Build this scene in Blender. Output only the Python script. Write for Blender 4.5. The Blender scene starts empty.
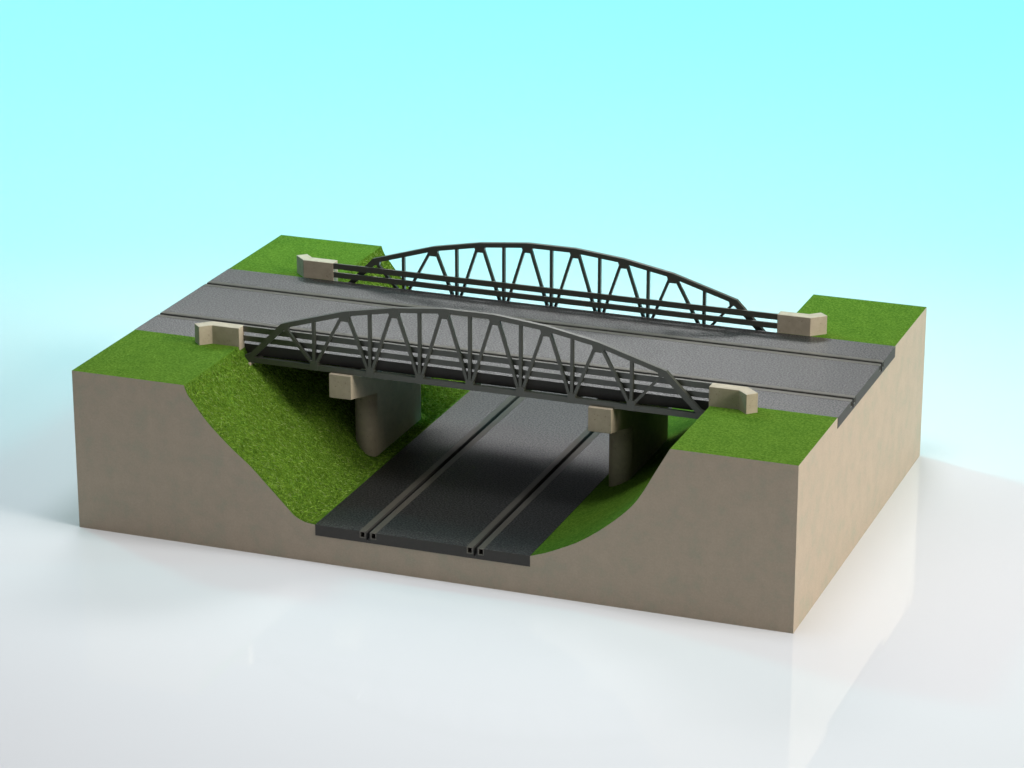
import bpy, bmesh, math, random
from mathutils import Vector, Matrix
random.seed(4)
S = bpy.context.scene
COL = S.collection

# ------------------------------------------------------------------ camera
CAM = Vector((12.6989, -22.7649, 10.5029))
YAW, PITCH, FPX = 0.3601, -0.3410, 3113.0
fw = Vector((-math.sin(YAW)*math.cos(PITCH), math.cos(YAW)*math.cos(PITCH), math.sin(PITCH)))
rt = fw.cross(Vector((0, 0, 1))).normalized()
up = rt.cross(fw)
cd = bpy.data.cameras.new("camera"); cam = bpy.data.objects.new("camera", cd); COL.objects.link(cam)
cam.matrix_world = Matrix(((rt.x, up.x, -fw.x, CAM.x), (rt.y, up.y, -fw.y, CAM.y), (rt.z, up.z, -fw.z, CAM.z), (0, 0, 0, 1)))
cd.sensor_width = 36.0; cd.lens = FPX*36.0/1024.0; cd.clip_start = 0.5; cd.clip_end = 2000
S.camera = cam

# ------------------------------------------------------------------ world, lamps, exposure
w = bpy.data.worlds.new("World"); S.world = w; w.use_nodes = True
nt = w.node_tree; bg = nt.nodes['Background']; bg.inputs[1].default_value = 1.0
_tc = nt.nodes.new('ShaderNodeTexCoord'); _sp = nt.nodes.new('ShaderNodeSeparateXYZ'); _rp = nt.nodes.new('ShaderNodeValToRGB')
nt.links.new(_tc.outputs['Generated'], _sp.inputs[0]); nt.links.new(_sp.outputs['Z'], _rp.inputs[0]); nt.links.new(_rp.outputs[0], bg.inputs[0])
_el = _rp.color_ramp.elements; _el.new(0.5)          # dim studio surroundings, brighter ceiling
for _e, (_p, _c) in zip(_el, ((0.0, 0.062), (0.40, 0.095), (0.9, 0.43))):
    _e.position = _p; _e.color = (_c*0.96, _c*1.0, _c*1.06, 1)

def area(name, loc, target, sx, sy, power, col, spread=180):
    d = bpy.data.lights.new(name, 'AREA'); d.shape = 'RECTANGLE'; d.size = sx; d.size_y = sy
    d.energy = power; d.color = col; d.spread = math.radians(spread)
    o = bpy.data.objects.new(name, d); COL.objects.link(o); o.location = loc
    o.rotation_euler = (Vector(target)-Vector(loc)).to_track_quat('-Z', 'Y').to_euler()
    return o
area("back_softbox", (-1.2, 11.3, 10.3), (2.4, 2.2, 1.0), 12.0, 2.6, 180, (1.0, 1.0, 1.0), 64)
area("right_key_softbox", (34.0, -0.9, 15.2), (4.0, 1.4, 0.4), 18.0, 13.0, 1330, (1.0, 0.945, 0.86), 50)
area("left_fill_softbox", (-13.0, 2.4, 9.0), (3.0, 2.0, 0.8), 4.0, 4.0, 40, (0.97, 1.0, 0.98), 120)
area("overhead_fill", (4.4, 0.2, 17.0), (4.4, 0.0, 0.0), 5.0, 5.0, 450, (0.93, 1.0, 1.08), 120)  # added fill from above, no known source; lifts the floor around the block
for _loc, _aim, _e in (((-36, 20, 34), (-6.0, 21.0, 0), 128000), ((34, 26, 34), (-3.0, 23.6, 0), 132000)):  # added spots without a real source, tinting the far floor into a cyan backdrop
    sd = bpy.data.lights.new("cyan_tint_fill", 'SPOT'); sd.energy = _e; sd.color = (0.17, 1.0, 1.0)
    sd.spot_size = math.radians(55); sd.spot_blend = 1.0; sd.shadow_soft_size = 4.0
    so = bpy.data.objects.new("cyan_tint_fill", sd); COL.objects.link(so); so.location = _loc
    so.rotation_euler = (Vector(_aim)-so.location).to_track_quat('-Z', 'Y').to_euler()

S.view_settings.view_transform = 'Standard'; S.view_settings.look = 'None'
S.view_settings.exposure = 0.0; S.view_settings.gamma = 1.0
S.render.resolution_x = 1024; S.render.resolution_y = 768

# ------------------------------------------------------------------ materials
def newmat(name, rough=0.6, spec=0.5, metallic=0.0):
    m = bpy.data.materials.new(name); m.use_nodes = True
    nt = m.node_tree; b = nt.nodes['Principled BSDF']
    b.inputs['Roughness'].default_value = rough; b.inputs['Metallic'].default_value = metallic
    b.inputs['Specular IOR Level'].default_value = spec
    return m, nt, b
def coords(nt, scale=(1, 1, 1), rot=(0, 0, 0)):
    tc = nt.nodes.new('ShaderNodeTexCoord'); mp = nt.nodes.new('ShaderNodeMapping')
    mp.inputs['Scale'].default_value = scale; mp.inputs['Rotation'].default_value = rot
    nt.links.new(tc.outputs['Object'], mp.inputs['Vector']); return mp.outputs[0]
def noise(nt, vec, scale, detail=3, rough=0.6, dist=0):
    n = nt.nodes.new('ShaderNodeTexNoise'); n.inputs['Scale'].default_value = scale
    n.inputs['Detail'].default_value = detail; n.inputs['Roughness'].default_value = rough
    n.inputs['Distortion'].default_value = dist
    nt.links.new(vec, n.inputs['Vector']); return n.outputs['Fac']
def ramp(nt, fac, stops):
    r = nt.nodes.new('ShaderNodeValToRGB'); e = r.color_ramp.elements
    while len(e) < len(stops): e.new(0.5)
    for el, (p, c) in zip(e, stops): el.position = p; el.color = (*c, 1)
    nt.links.new(fac, r.inputs[0]); return r.outputs[0]
def mix(nt, a, b, fac, mode='MIX'):
    m = nt.nodes.new('ShaderNodeMix'); m.data_type = 'RGBA'; m.blend_type = mode
    for s, v in ((m.inputs[0], fac), (m.inputs[6], a), (m.inputs[7], b)):
        if hasattr(v, 'links') or isinstance(v, bpy.types.NodeSocket): nt.links.new(v, s)
        elif isinstance(v, tuple): s.default_value = (*v, 1)
        else: s.default_value = v
    return m.outputs[2]
def bump(nt, b, h, strength, dist):
    n = nt.nodes.new('ShaderNodeBump'); n.inputs['Strength'].default_value = strength
    n.inputs['Distance'].default_value = dist
    nt.links.new(h, n.inputs['Height']); nt.links.new(n.outputs[0], b.inputs['Normal'])

def soil_mat():
    m, nt, b = newmat("soil", 0.75, 0.25)
    v = coords(nt, (1, 1, 1)); big = noise(nt, v, 5.5, 6, 0.7)
    base = ramp(nt, big, [(0.34, (0.345, 0.318, 0.243)), (0.5, (0.392, 0.325, 0.250)), (0.66, (0.412, 0.340, 0.262))])
    st = noise(nt, coords(nt, (7, 7, 0.9)), 1.6, 2, 0.5)
    streak = ramp(nt, st, [(0.3, (0.97, 0.975, 0.98)), (0.7, (1.02, 1.015, 1.0))])
    c = mix(nt, base, streak, 0.5, 'MULTIPLY')
    fine = noise(nt, v, 60, 2, 0.6)
    c = mix(nt, c, ramp(nt, fine, [(0.3, (0.94, 0.94, 0.94)), (0.7, (1.03, 1.03, 1.03))]), 1.0, 'MULTIPLY')
    nt.links.new(c, b.inputs['Base Color']); bump(nt, b, fine, 0.15, 0.004); return m

def grass_mat():
    m, nt, b = newmat("grass", 0.9, 0.04)
    v = coords(nt)
    f1 = noise(nt, v, 44, 5, 0.8)
    f2 = noise(nt, coords(nt, (1, 1, 1)), 7, 3, 0.6)
    c1 = ramp(nt, f1, [(0.34, (0.036, 0.088, 0.007)), (0.5, (0.075, 0.155, 0.013)), (0.66, (0.135, 0.235, 0.032))])
    c2 = ramp(nt, f2, [(0.3, (0.86, 0.90, 0.86)), (0.7, (1.10, 1.06, 1.08))])
    nt.links.new(mix(nt, c1, c2, 1.0, 'MULTIPLY'), b.inputs['Base Color'])
    bump(nt, b, f1, 0.5, 0.012); return m

def blade_mat():
    m, nt, b = newmat("grass_blade", 0.8, 0.08)
    oi = nt.nodes.new('ShaderNodeNewGeometry')
    c = ramp(nt, oi.outputs['Random Per Island'], [(0.0, (0.12, 0.225, 0.022)), (0.5, (0.18, 0.325, 0.030)), (0.9, (0.25, 0.40, 0.055)), (1.0, (0.36, 0.46, 0.15))])
    nt.links.new(c, b.inputs['Base Color']); return m

def asphalt_mat():
    m, nt, b = newmat("asphalt", 0.42, 0.8); b.inputs['IOR'].default_value = 1.62
    v = coords(nt); n = noise(nt, v, 62, 1, 0.5); n2 = noise(nt, v, 1.3, 3, 0.5)
    c = ramp(nt, n, [(0.32, (0.006, 0.006, 0.0052)), (0.52, (0.012, 0.0115, 0.010)), (0.70, (0.040, 0.038, 0.034))])
    c = mix(nt, c, ramp(nt, n2, [(0.3, (0.93, 0.93, 0.93)), (0.7, (1.06, 1.06, 1.06))]), 1.0, 'MULTIPLY')
    nt.links.new(c, b.inputs['Base Color']); bump(nt, b, n, 0.45, 0.008)
    sp = ramp(nt, n, [(0.38, (0.38, 0.38, 0.38)), (0.62, (0.95, 0.95, 0.95))]); nt.links.new(sp, b.inputs['Specular IOR Level'])
    return m

def plain(name, col, rough, spec=0.5, metallic=0.0, var=0.08, scale=8, b_s=0.0):
    m, nt, b = newmat(name, rough, spec, metallic)
    n = noise(nt, coords(nt), scale, 4, 0.6)
    lo = tuple(c*(1-var) for c in col); hi = tuple(c*(1+var) for c in col)
    nt.links.new(ramp(nt, n, [(0.3, lo), (0.7, hi)]), b.inputs['Base Color'])
    if b_s: bump(nt, b, n, b_s, 0.004)
    return m

def concrete_mat():
    m, nt, b = newmat("concrete", 0.6, 0.35)
    v = coords(nt); n = noise(nt, v, 14, 5, 0.65); pit = noise(nt, v, 55, 2, 0.5)
    c = ramp(nt, n, [(0.3, (0.37, 0.312, 0.228)), (0.7, (0.45, 0.382, 0.282))])
    c = mix(nt, c, ramp(nt, pit, [(0.26, (0.55, 0.53, 0.5)), (0.34, (1, 1, 1))]), 0.8, 'MULTIPLY')
    nt.links.new(c, b.inputs['Base Color']); bump(nt, b, pit, 0.15, 0.004); return m

SOIL = soil_mat(); GRASS = grass_mat(); BLADE = blade_mat(); ASPH = asphalt_mat(); CONC = concrete_mat()
STEEL = plain("painted_steel", (0.053, 0.055, 0.041), 0.36, 0.85, 0.0, 0.04, 12)
RAILM = plain("conductor_steel", (0.12, 0.108, 0.088), 0.30, 0.6, 0.3, 0.05, 20)
PLAS = plain("track_plastic", (0.050, 0.047, 0.043), 0.6, 0.25, 0.0, 0.05, 30)
FLOORM = plain("floor_white", (0.75, 0.763, 0.783), 0.0, 1.0, 0.0, 0.004, 0.5)

# ------------------------------------------------------------------ helpers
def link(name, bm, mats, parent=None, smooth=False):
    me = bpy.data.meshes.new(name); bmesh.ops.recalc_face_normals(bm, faces=bm.faces); bm.to_mesh(me); bm.free()
    for m in (mats if isinstance(mats, (list, tuple)) else [mats]): me.materials.append(m)
    if smooth:
        for p in me.polygons: p.use_smooth = True
    o = bpy.data.objects.new(name, me); COL.objects.link(o)
    if parent: o.parent = parent
    return o
def empty(name, loc=(0, 0, 0)):
    o = bpy.data.objects.new(name, None); o.empty_display_size = 0.2; COL.objects.link(o); o.location = loc; return o
def tag(o, label=None, cat=None, group=None, kind=None):
    for k, v in (('label', label), ('category', cat), ('group', group), ('kind', kind)):
        if v: o[k] = v
    return o
def prism(bm, poly, axis, a, b):
    """extrude a 2-D polygon along an axis ('y': poly is (x,z); 'z': poly is (x,y); 'x': poly is (y,z))"""
    def P(p, t):
        return (p[0], t, p[1]) if axis == 'y' else ((p[0], p[1], t) if axis == 'z' else (t, p[0], p[1]))
    A = [bm.verts.new(P(p, a)) for p in poly]; B = [bm.verts.new(P(p, b)) for p in poly]; n = len(poly)
    bm.faces.new(A); bm.faces.new(B[::-1])
    for i in range(n): bm.faces.new((A[i], B[i], B[(i+1) % n], A[(i+1) % n]))
def box(bm, x0, x1, y0, y1, z0, z1): prism(bm, [(x0, z0), (x1, z0), (x1, z1), (x0, z1)], 'y', y0, y1)
def bevel(o, wd=0.005, seg=2):
    m = o.modifiers.new("bevel", 'BEVEL'); m.width = wd; m.segments = seg; m.limit_method = 'ANGLE'; m.angle_limit = math.radians(35)
def copy_tree(o, parent=None):
    c = o.copy(); COL.objects.link(c)
    if parent: c.parent = parent
    for ch in list(o.children): copy_tree(ch, c)
    return c

# ------------------------------------------------------------------ dimensions
L, D, H, TH = 6.6, 4.4, 1.48, 0.10
RY0, RY1 = 1.21, 3.19            # upper road
RX0, RX1, RZ = 2.31, 4.29, 0.355 # lower road

# ------------------------------------------------------------------ floor
bm = bmesh.new(); bmesh.ops.create_circle(bm, cap_ends=True, segments=96, radius=300)
fl = link("floor", bm, FLOORM); tag(fl, kind='structure')

# ------------------------------------------------------------------ terrain block with the cutting
def catmull(pts, n=5):
    out = []
    for i in range(len(pts)-1):
        p0 = pts[max(i-1, 0)]; p1 = pts[i]; p2 = pts[i+1]; p3 = pts[min(i+2, len(pts)-1)]
        for k in range(n):
            t = k/n
            out.append(tuple(0.5*((2*p1[j]) + (-p0[j]+p2[j])*t + (2*p0[j]-5*p1[j]+4*p2[j]-p3[j])*t*t + (-p0[j]+3*p1[j]-3*p2[j]+p3[j])*t**3) for j in (0, 1)))
    out.append(pts[-1]); return out
LEFT = catmull([(1.09, H), (1.122, 1.40), (1.18, 1.325), (1.312, 1.16), (1.516, .965), (1.702, .813), (1.869, .65), (2.008, .512), (2.10, .42), (2.16, .383), (2.225, .362), (2.31, .352)])
RIGHT = catmull([(4.29, .352), (4.424, .398), (4.558, .458), (4.70, .53), (4.824, .61), (4.955, .71), (5.086, .825), (5.20, .945), (5.292, 1.085), (5.384, 1.255), (5.51, H)])
def prof_z(x):
    P = LEFT if x < 3 else RIGHT
    for (a, za), (b, zb) in zip(P, P[1:]):
        if a <= x <= b: return za+(zb-za)*(x-a)/(b-a)
    return H
def terrain_poly(top):
    le = [p for p in LEFT if p[1] < top-0.002]; ri = [p for p in RIGHT if p[1] < top-0.002]
    def cross(P):
        for a, b in zip(P, P[1:]):
            if (a[1]-top)*(b[1]-top) <= 0 and a[1] != b[1]:
                return (a[0]+(b[0]-a[0])*(top-a[1])/(b[1]-a[1]), top)
    lt, rtp = cross(LEFT), cross(RIGHT)
    return [(0, 0), (L, 0), (L, top), rtp] + ri[::-1] + [(RX1, RZ-TH-.002), (RX0, RZ-TH-.002)] + le[::-1] + [lt, (0, top)]
bm = bmesh.new()
PA, PB = terrain_poly(H), terrain_poly(H-TH-0.002)
def band(poly, y0, y1, cap0, cap1):
    A = [bm.verts.new((p[0], y0, p[1])) for p in poly]; B = [bm.verts.new((p[0], y1, p[1])) for p in poly]; n = len(poly)
    if cap0: bm.faces.new(A)
    if cap1: bm.faces.new(B[::-1])
    for i in range(n):
        f = bm.faces.new((A[i], A[(i+1) % n], B[(i+1) % n], B[i]))
        d = Vector((poly[(i+1) % n][0]-poly[i][0], 0, poly[(i+1) % n][1]-poly[i][1]))
        if i >= 2 and not (i == n-1): f.material_index = 1
        f.smooth = True
        if d.length > 0.2 or abs(d.x) < 1e-6: f.smooth = False
band(PA, 0, RY0, True, True); band(PB, RY0, RY1, False, False); band(PA, RY1, D, True, True)
me = bpy.data.meshes.new("terrain"); bm.to_mesh(me); bm.free(); me.materials.append(SOIL); me.materials.append(GRASS)
ter = bpy.data.objects.new("terrain", me); COL.objects.link(ter); tag(ter, kind='structure')

# ------------------------------------------------------------------ roads (slot tracks)
def road(name, width, length):
    """local frame: x across 0..width, y along 0..length, top at z=0"""
    bm = bmesh.new()
    poly = [(0, -TH), (width, -TH), (width, 0)]
    for c in (0.75*width, 0.25*width):
        poly += [(c+.079, 0), (c+.079, -.064), (c+.0225, -.064), (c+.0225, -.002), (c+.0155, -.002), (c+.0155, -.080),
                 (c-.0155, -.080), (c-.0155, -.002), (c-.0225, -.002), (c-.0225, -.064), (c-.079, -.064), (c-.079, 0)]
    poly.append((0, 0))
    prism(bm, poly, 'y', 0, length)
    o = link(name, bm, [ASPH, PLAS]); tag(o, kind='structure')
    for p in o.data.polygons: p.material_index = 0 if (p.normal.z > 0.9 and p.center.z > -0.001) else 1
    for c in (0.25*width, 0.75*width):
        for s in (-1, 1):
            bm = bmesh.new(); a, b = 0.0235, 0.078; x0, x1 = sorted((c+s*a, c+s*b)); z0, z1, t = -0.062, 0.0012, 0.0085
            for q in ((x0, x1, z1-t, z1), (x0, x1, z0, z0+t), (x0, x0+t, z0+t, z1-t), (x1-t, x1, z0+t, z1-t)):
                box(bm, q[0], q[1], 0.002, length-0.002, q[2], q[3])
            bmesh.ops.remove_doubles(bm, verts=bm.verts, dist=1e-5)
            link("conductor_rail", bm, RAILM, o)
    return o
lo = road("lower_road", RX1-RX0, D+0.008); lo.location = (RX0, -0.004, RZ)
hi = road("upper_road", RY1-RY0, L+0.008); hi.location = (L+0.004, RY0, H); hi.rotation_euler = (0, 0, math.radians(90))

# ------------------------------------------------------------------ wing walls
WT, WB = 1.654, 1.335
near_right = [(5.498, 1.208), (5.81, 1.208), (5.935, 1.09), (5.855, 1.015), (5.765, 1.10), (5.498, 1.10)]
def wing(mx, my, label):
    bm = bmesh.new()
    P = [((L-x) if mx else x, (D-y) if my else y) for x, y in near_right]
    prism(bm, P, 'z', WB, WT)
    o = link("wing_wall", bm, CONC); bevel(o, 0.004)
    tag(o, label, 'wing wall', 'concrete wing walls at the bridge ends'); return o
wing(False, False, "angled concrete wing wall on the front right grass, next to the right end of the near truss")
wing(True, False, "angled concrete wing wall at the left end of the near truss, above the grassy slope")
wing(False, True, "concrete wing wall at the right end of the far guard rails, beyond the upper road")
wing(True, True, "concrete wing wall at the left end of the far guard rails, beyond the upper road")

def abut(mx, label):
    bm = bmesh.new(); P = [(0.98, 1.14), (1.195, 1.14), (1.195, 1.331), (0.98, 1.331)]
    if mx: P = [(L-x, z) for x, z in P]
    prism(bm, P, 'y', 1.112, 3.288)
    o = link("abutment", bm, CONC); bevel(o, 0.004); tag(o, label, 'abutment', 'concrete abutments under the bridge ends')
abut(False, "low concrete abutment under the left end of the trusses, buried in the left slope")
abut(True, "low concrete abutment under the right end of the trusses, buried in the right slope")

# ------------------------------------------------------------------ piers
def pier(cx, label):
    r = 0.1065
    t = empty("bridge_pier", (cx, D/2, 0)); tag(t, label, 'bridge pier', 'concrete piers under the bridge')
    y0 = 1.10-D/2; y1 = -y0
    bm = bmesh.new()
    prism(bm, [(y0, 1.11), (y0+0.02, 1.108), (y0+0.55, .985), (y1-0.55, .985), (y1-0.02, 1.108), (y1, 1.11), (y1, 1.331), (y0, 1.331)], 'x', -r, r)
    c = link("pier_cap", bm, CONC, t); bevel(c, 0.004)
    bm = bmesh.new(); ya = 1.585-D/2+r; yb = -ya; P = []
    for k in range(25): a = math.pi+math.pi*k/24; P.append((r*math.cos(a)*.985, ya+r*math.sin(a)))
    for k in range(25): a = math.pi*k/24; P.append((r*math.cos(a)*.985, yb+r*math.sin(a)))
    prism(bm, P, 'z', 0.2, 1.0)
    st = link("pier_stem", bm, CONC, t)
    for p in st.data.polygons: p.use_smooth = abs(p.normal.z) < 0.5 and p.area < 0.1
    return t
pier(2.079, "left concrete bridge pier with round nose, standing at the foot of the grassy left slope")
pier(4.521, "right concrete bridge pier beside the smooth right slope, darker than the left one")

# ------------------------------------------------------------------ bridge
p_, g_, XC = 0.4738, 1.2902, 3.3
TX = [XC-(2.5+g_)*p_]+[XC+(i-2.5)*p_ for i in range(6)]+[XC+(2.5+g_)*p_]
TZ = [1.734, 1.918, 2.006, 2.054, 2.054, 2.006, 1.918, 1.734]
VX = [(TX[i]+TX[i+1])/2 for i in range(7)]
YF, YB = 1.135, 1.178
def bar(bm, x0, z0, x1, z1, wd, yf, yb):
    d = Vector((x1-x0, z1-z0)).normalized(); n = Vector((-d.y, d.x))*wd/2
    prism(bm, [(x0+n.x, z0+n.y), (x1+n.x, z1+n.y), (x1-n.x, z1-n.y), (x0-n.x, z0-n.y)], 'y', yf, yb)
CB, CT = 1.333, 1.383
def offset_line(pts, d):
    out = []
    for i, p in enumerate(pts):
        p = Vector(p)
        a = (p-Vector(pts[i-1])).normalized() if i else None
        b = (Vector(pts[i+1])-p).normalized() if i < len(pts)-1 else None
        if a is None: a = b
        if b is None: b = a
        m = (a+b).normalized(); n = Vector((m.y, -m.x)); k = d/max(0.3, n.dot(Vector((a.y, -a.x))))
        out.append(tuple(p+n*k))
    return out
def truss(parent):
    tw = 0.044
    # lower chord and arched upper chord, one continuous member
    bm = bmesh.new()
    box(bm, 1.205, L-1.205, YF+.002, YB-.002, CB, CT)
    topl = [(TX[i], TZ[i]) for i in range(8)]
    prism(bm, topl+offset_line(topl, tw)[::-1], 'y', YF+.002, YB-.002)
    T = link("arch_truss", bm, STEEL, parent)
    bmesh_done = []
    # end posts
    for s in (0, 1):
        M = (lambda x: L-x) if s else (lambda x: x)
        bm = bmesh.new()
        P = [(1.135, CB), (1.205, CB), (1.222, CT), (TX[0]+.030, TZ[0]-.047), (TX[0]+.002, TZ[0]+.0005), (TX[0]-.006, TZ[0]-.001), (1.185, CT+.033), (1.135, CT+.014)]
        prism(bm, [(M(x), z) for x, z in P], 'y', YF+.001, YB-.001); link("end_post", bm, STEEL, T)
    # upper gussets
    for i in range(8):
        bm = bmesh.new(); x, z = TX[i], TZ[i]
        if i in (0, 7):
            sg = 1 if i == 0 else -1
            P = [(x-sg*.002, z-.003), (x+sg*.075, z-.003+.075*.285), (x+sg*.060, z-.058), (x+sg*.022, z-.062), (x-sg*.022, z-.035)]
            P[1] = (x+sg*.075, z+.075*(TZ[1]-TZ[0])/(TX[1]-TX[0])-.004)
        else:
            sl = (TZ[i]-TZ[i-1])/(TX[i]-TX[i-1]); sr = (TZ[i+1]-TZ[i])/(TX[i+1]-TX[i])
            P = [(x-.054, z-.054*sl-.003), (x, z-.003), (x+.054, z+.054*sr-.003), (x+.054, z+.054*sr-.040), (x+.036, z-.093), (x-.036, z-.093), (x-.054, z-.054*sl-.040)]
        prism(bm, P, 'y', YF, YB); link("gusset_plate", bm, STEEL, T)
    # lower gussets
    for x in VX:
        bm = bmesh.new(); prism(bm, [(x-.037, CB-.001), (x+.037, CB-.001), (x+.037, CT+.030), (x+.028, CT+.040), (x-.028, CT+.040), (x-.037, CT+.030)], 'y', YF, YB)
        link("gusset_plate", bm, STEEL, T)
    # vertical posts
    for i, x in enumerate(VX):
        bm = bmesh.new(); zt = (TZ[i]+TZ[i+1])/2-tw*.6
        box(bm, x-.0135, x+.0135, YF+.004, YB-.004, CT+.01, zt); link("vertical_post", bm, STEEL, T)
    # diagonals
    for i in range(8):
        for j in (i-1, i):
            if 0 <= j < 7:
                bm = bmesh.new(); s = -1 if VX[j] < TX[i] else 1
                xt = TX[i]+s*(.026 if i not in (0, 7) else .03); xb = VX[j]-s*.020
                bar(bm, xb, CT+.012, xt, TZ[i]-.045, .026, YF+.006, YB-.006); link("diagonal_brace", bm, STEEL, T)
    return T
B = empty("truss_bridge", (0, 0, 0))
tag(B, "dark steel truss bridge with two arched side trusses and guard rails along the upper road", 'bridge')
T1 = truss(B)
T2 = copy_tree(T1, B); T2.location = (0, D-YF-YB, 0)
T1["label"] = "near arched truss, lighter olive grey"; T2["label"] = "far arched truss, almost black"
for ya, yb in ((1.186, 1.206), (3.194, 3.214)):
    for z0, z1 in ((1.598, 1.652), (1.513, 1.564)):
        bm = bmesh.new(); box(bm, 1.091, 5.509, ya, yb, z0, z1); link("guard_rail", bm, STEEL, B)
for ya, yb in ((1.179, 1.185), (3.215, 3.221)):
    for x in VX:
        bm = bmesh.new(); box(bm, x-.012, x+.012, ya, yb, 1.505, 1.645); link("rail_bracket", bm, STEEL, B)
for x in VX:
    bm = bmesh.new(); box(bm, x+.0, x+.045, YB+.001, D-YB-.001, 1.336, 1.378); link("floor_beam", bm, STEEL, B)

# ------------------------------------------------------------------ grass blades on the left slope
bm = bmesh.new()
for k in range(62000):
    x = 1.095+random.random()*1.2; y = 0.01+random.random()*4.38
    if x > 1.98 and 1.55 < y < 2.85 and x < 2.20: continue
    if 1.08 < y < 3.32 and x < 1.21: continue
    z = prof_z(x); e = 0.01; sl = (prof_z(x+e)-prof_z(x-e))/(2*e)
    n = Vector((-sl, 0, 1)).normalized(); t = Vector((1, 0, sl)).normalized(); yv = Vector((0, 1, 0))
    a = random.gauss(0, 0.9); d = (t*math.cos(a)+yv*math.sin(a)) if random.random() < .7 else -(t*math.cos(a)+yv*math.sin(a))
    ln = random.uniform(.022, .058); lift = random.uniform(0.03, 0.20)
    tip = Vector((x, y, z))+d*ln+n*ln*lift
    if tip.y < 0.004 or tip.y > D-.004 or tip.x > 2.305 or tip.x < 1.09: continue
    s = d.cross(n).normalized()*random.uniform(.0020, .0038); p0 = Vector((x, y, z))-n*.004
    mid = p0.lerp(tip, .5)+n*ln*.12
    bm.faces.new([bm.verts.new(q) for q in (p0-s, p0+s, mid+s*.8, tip, mid-s*.8)])
me = bpy.data.meshes.new("grass"); bm.to_mesh(me); bm.free(); me.materials.append(BLADE)
g = bpy.data.objects.new("grass", me); COL.objects.link(g); tag(g, "rough green grass on the steep left slope of the cutting", 'grass', kind='stuff')
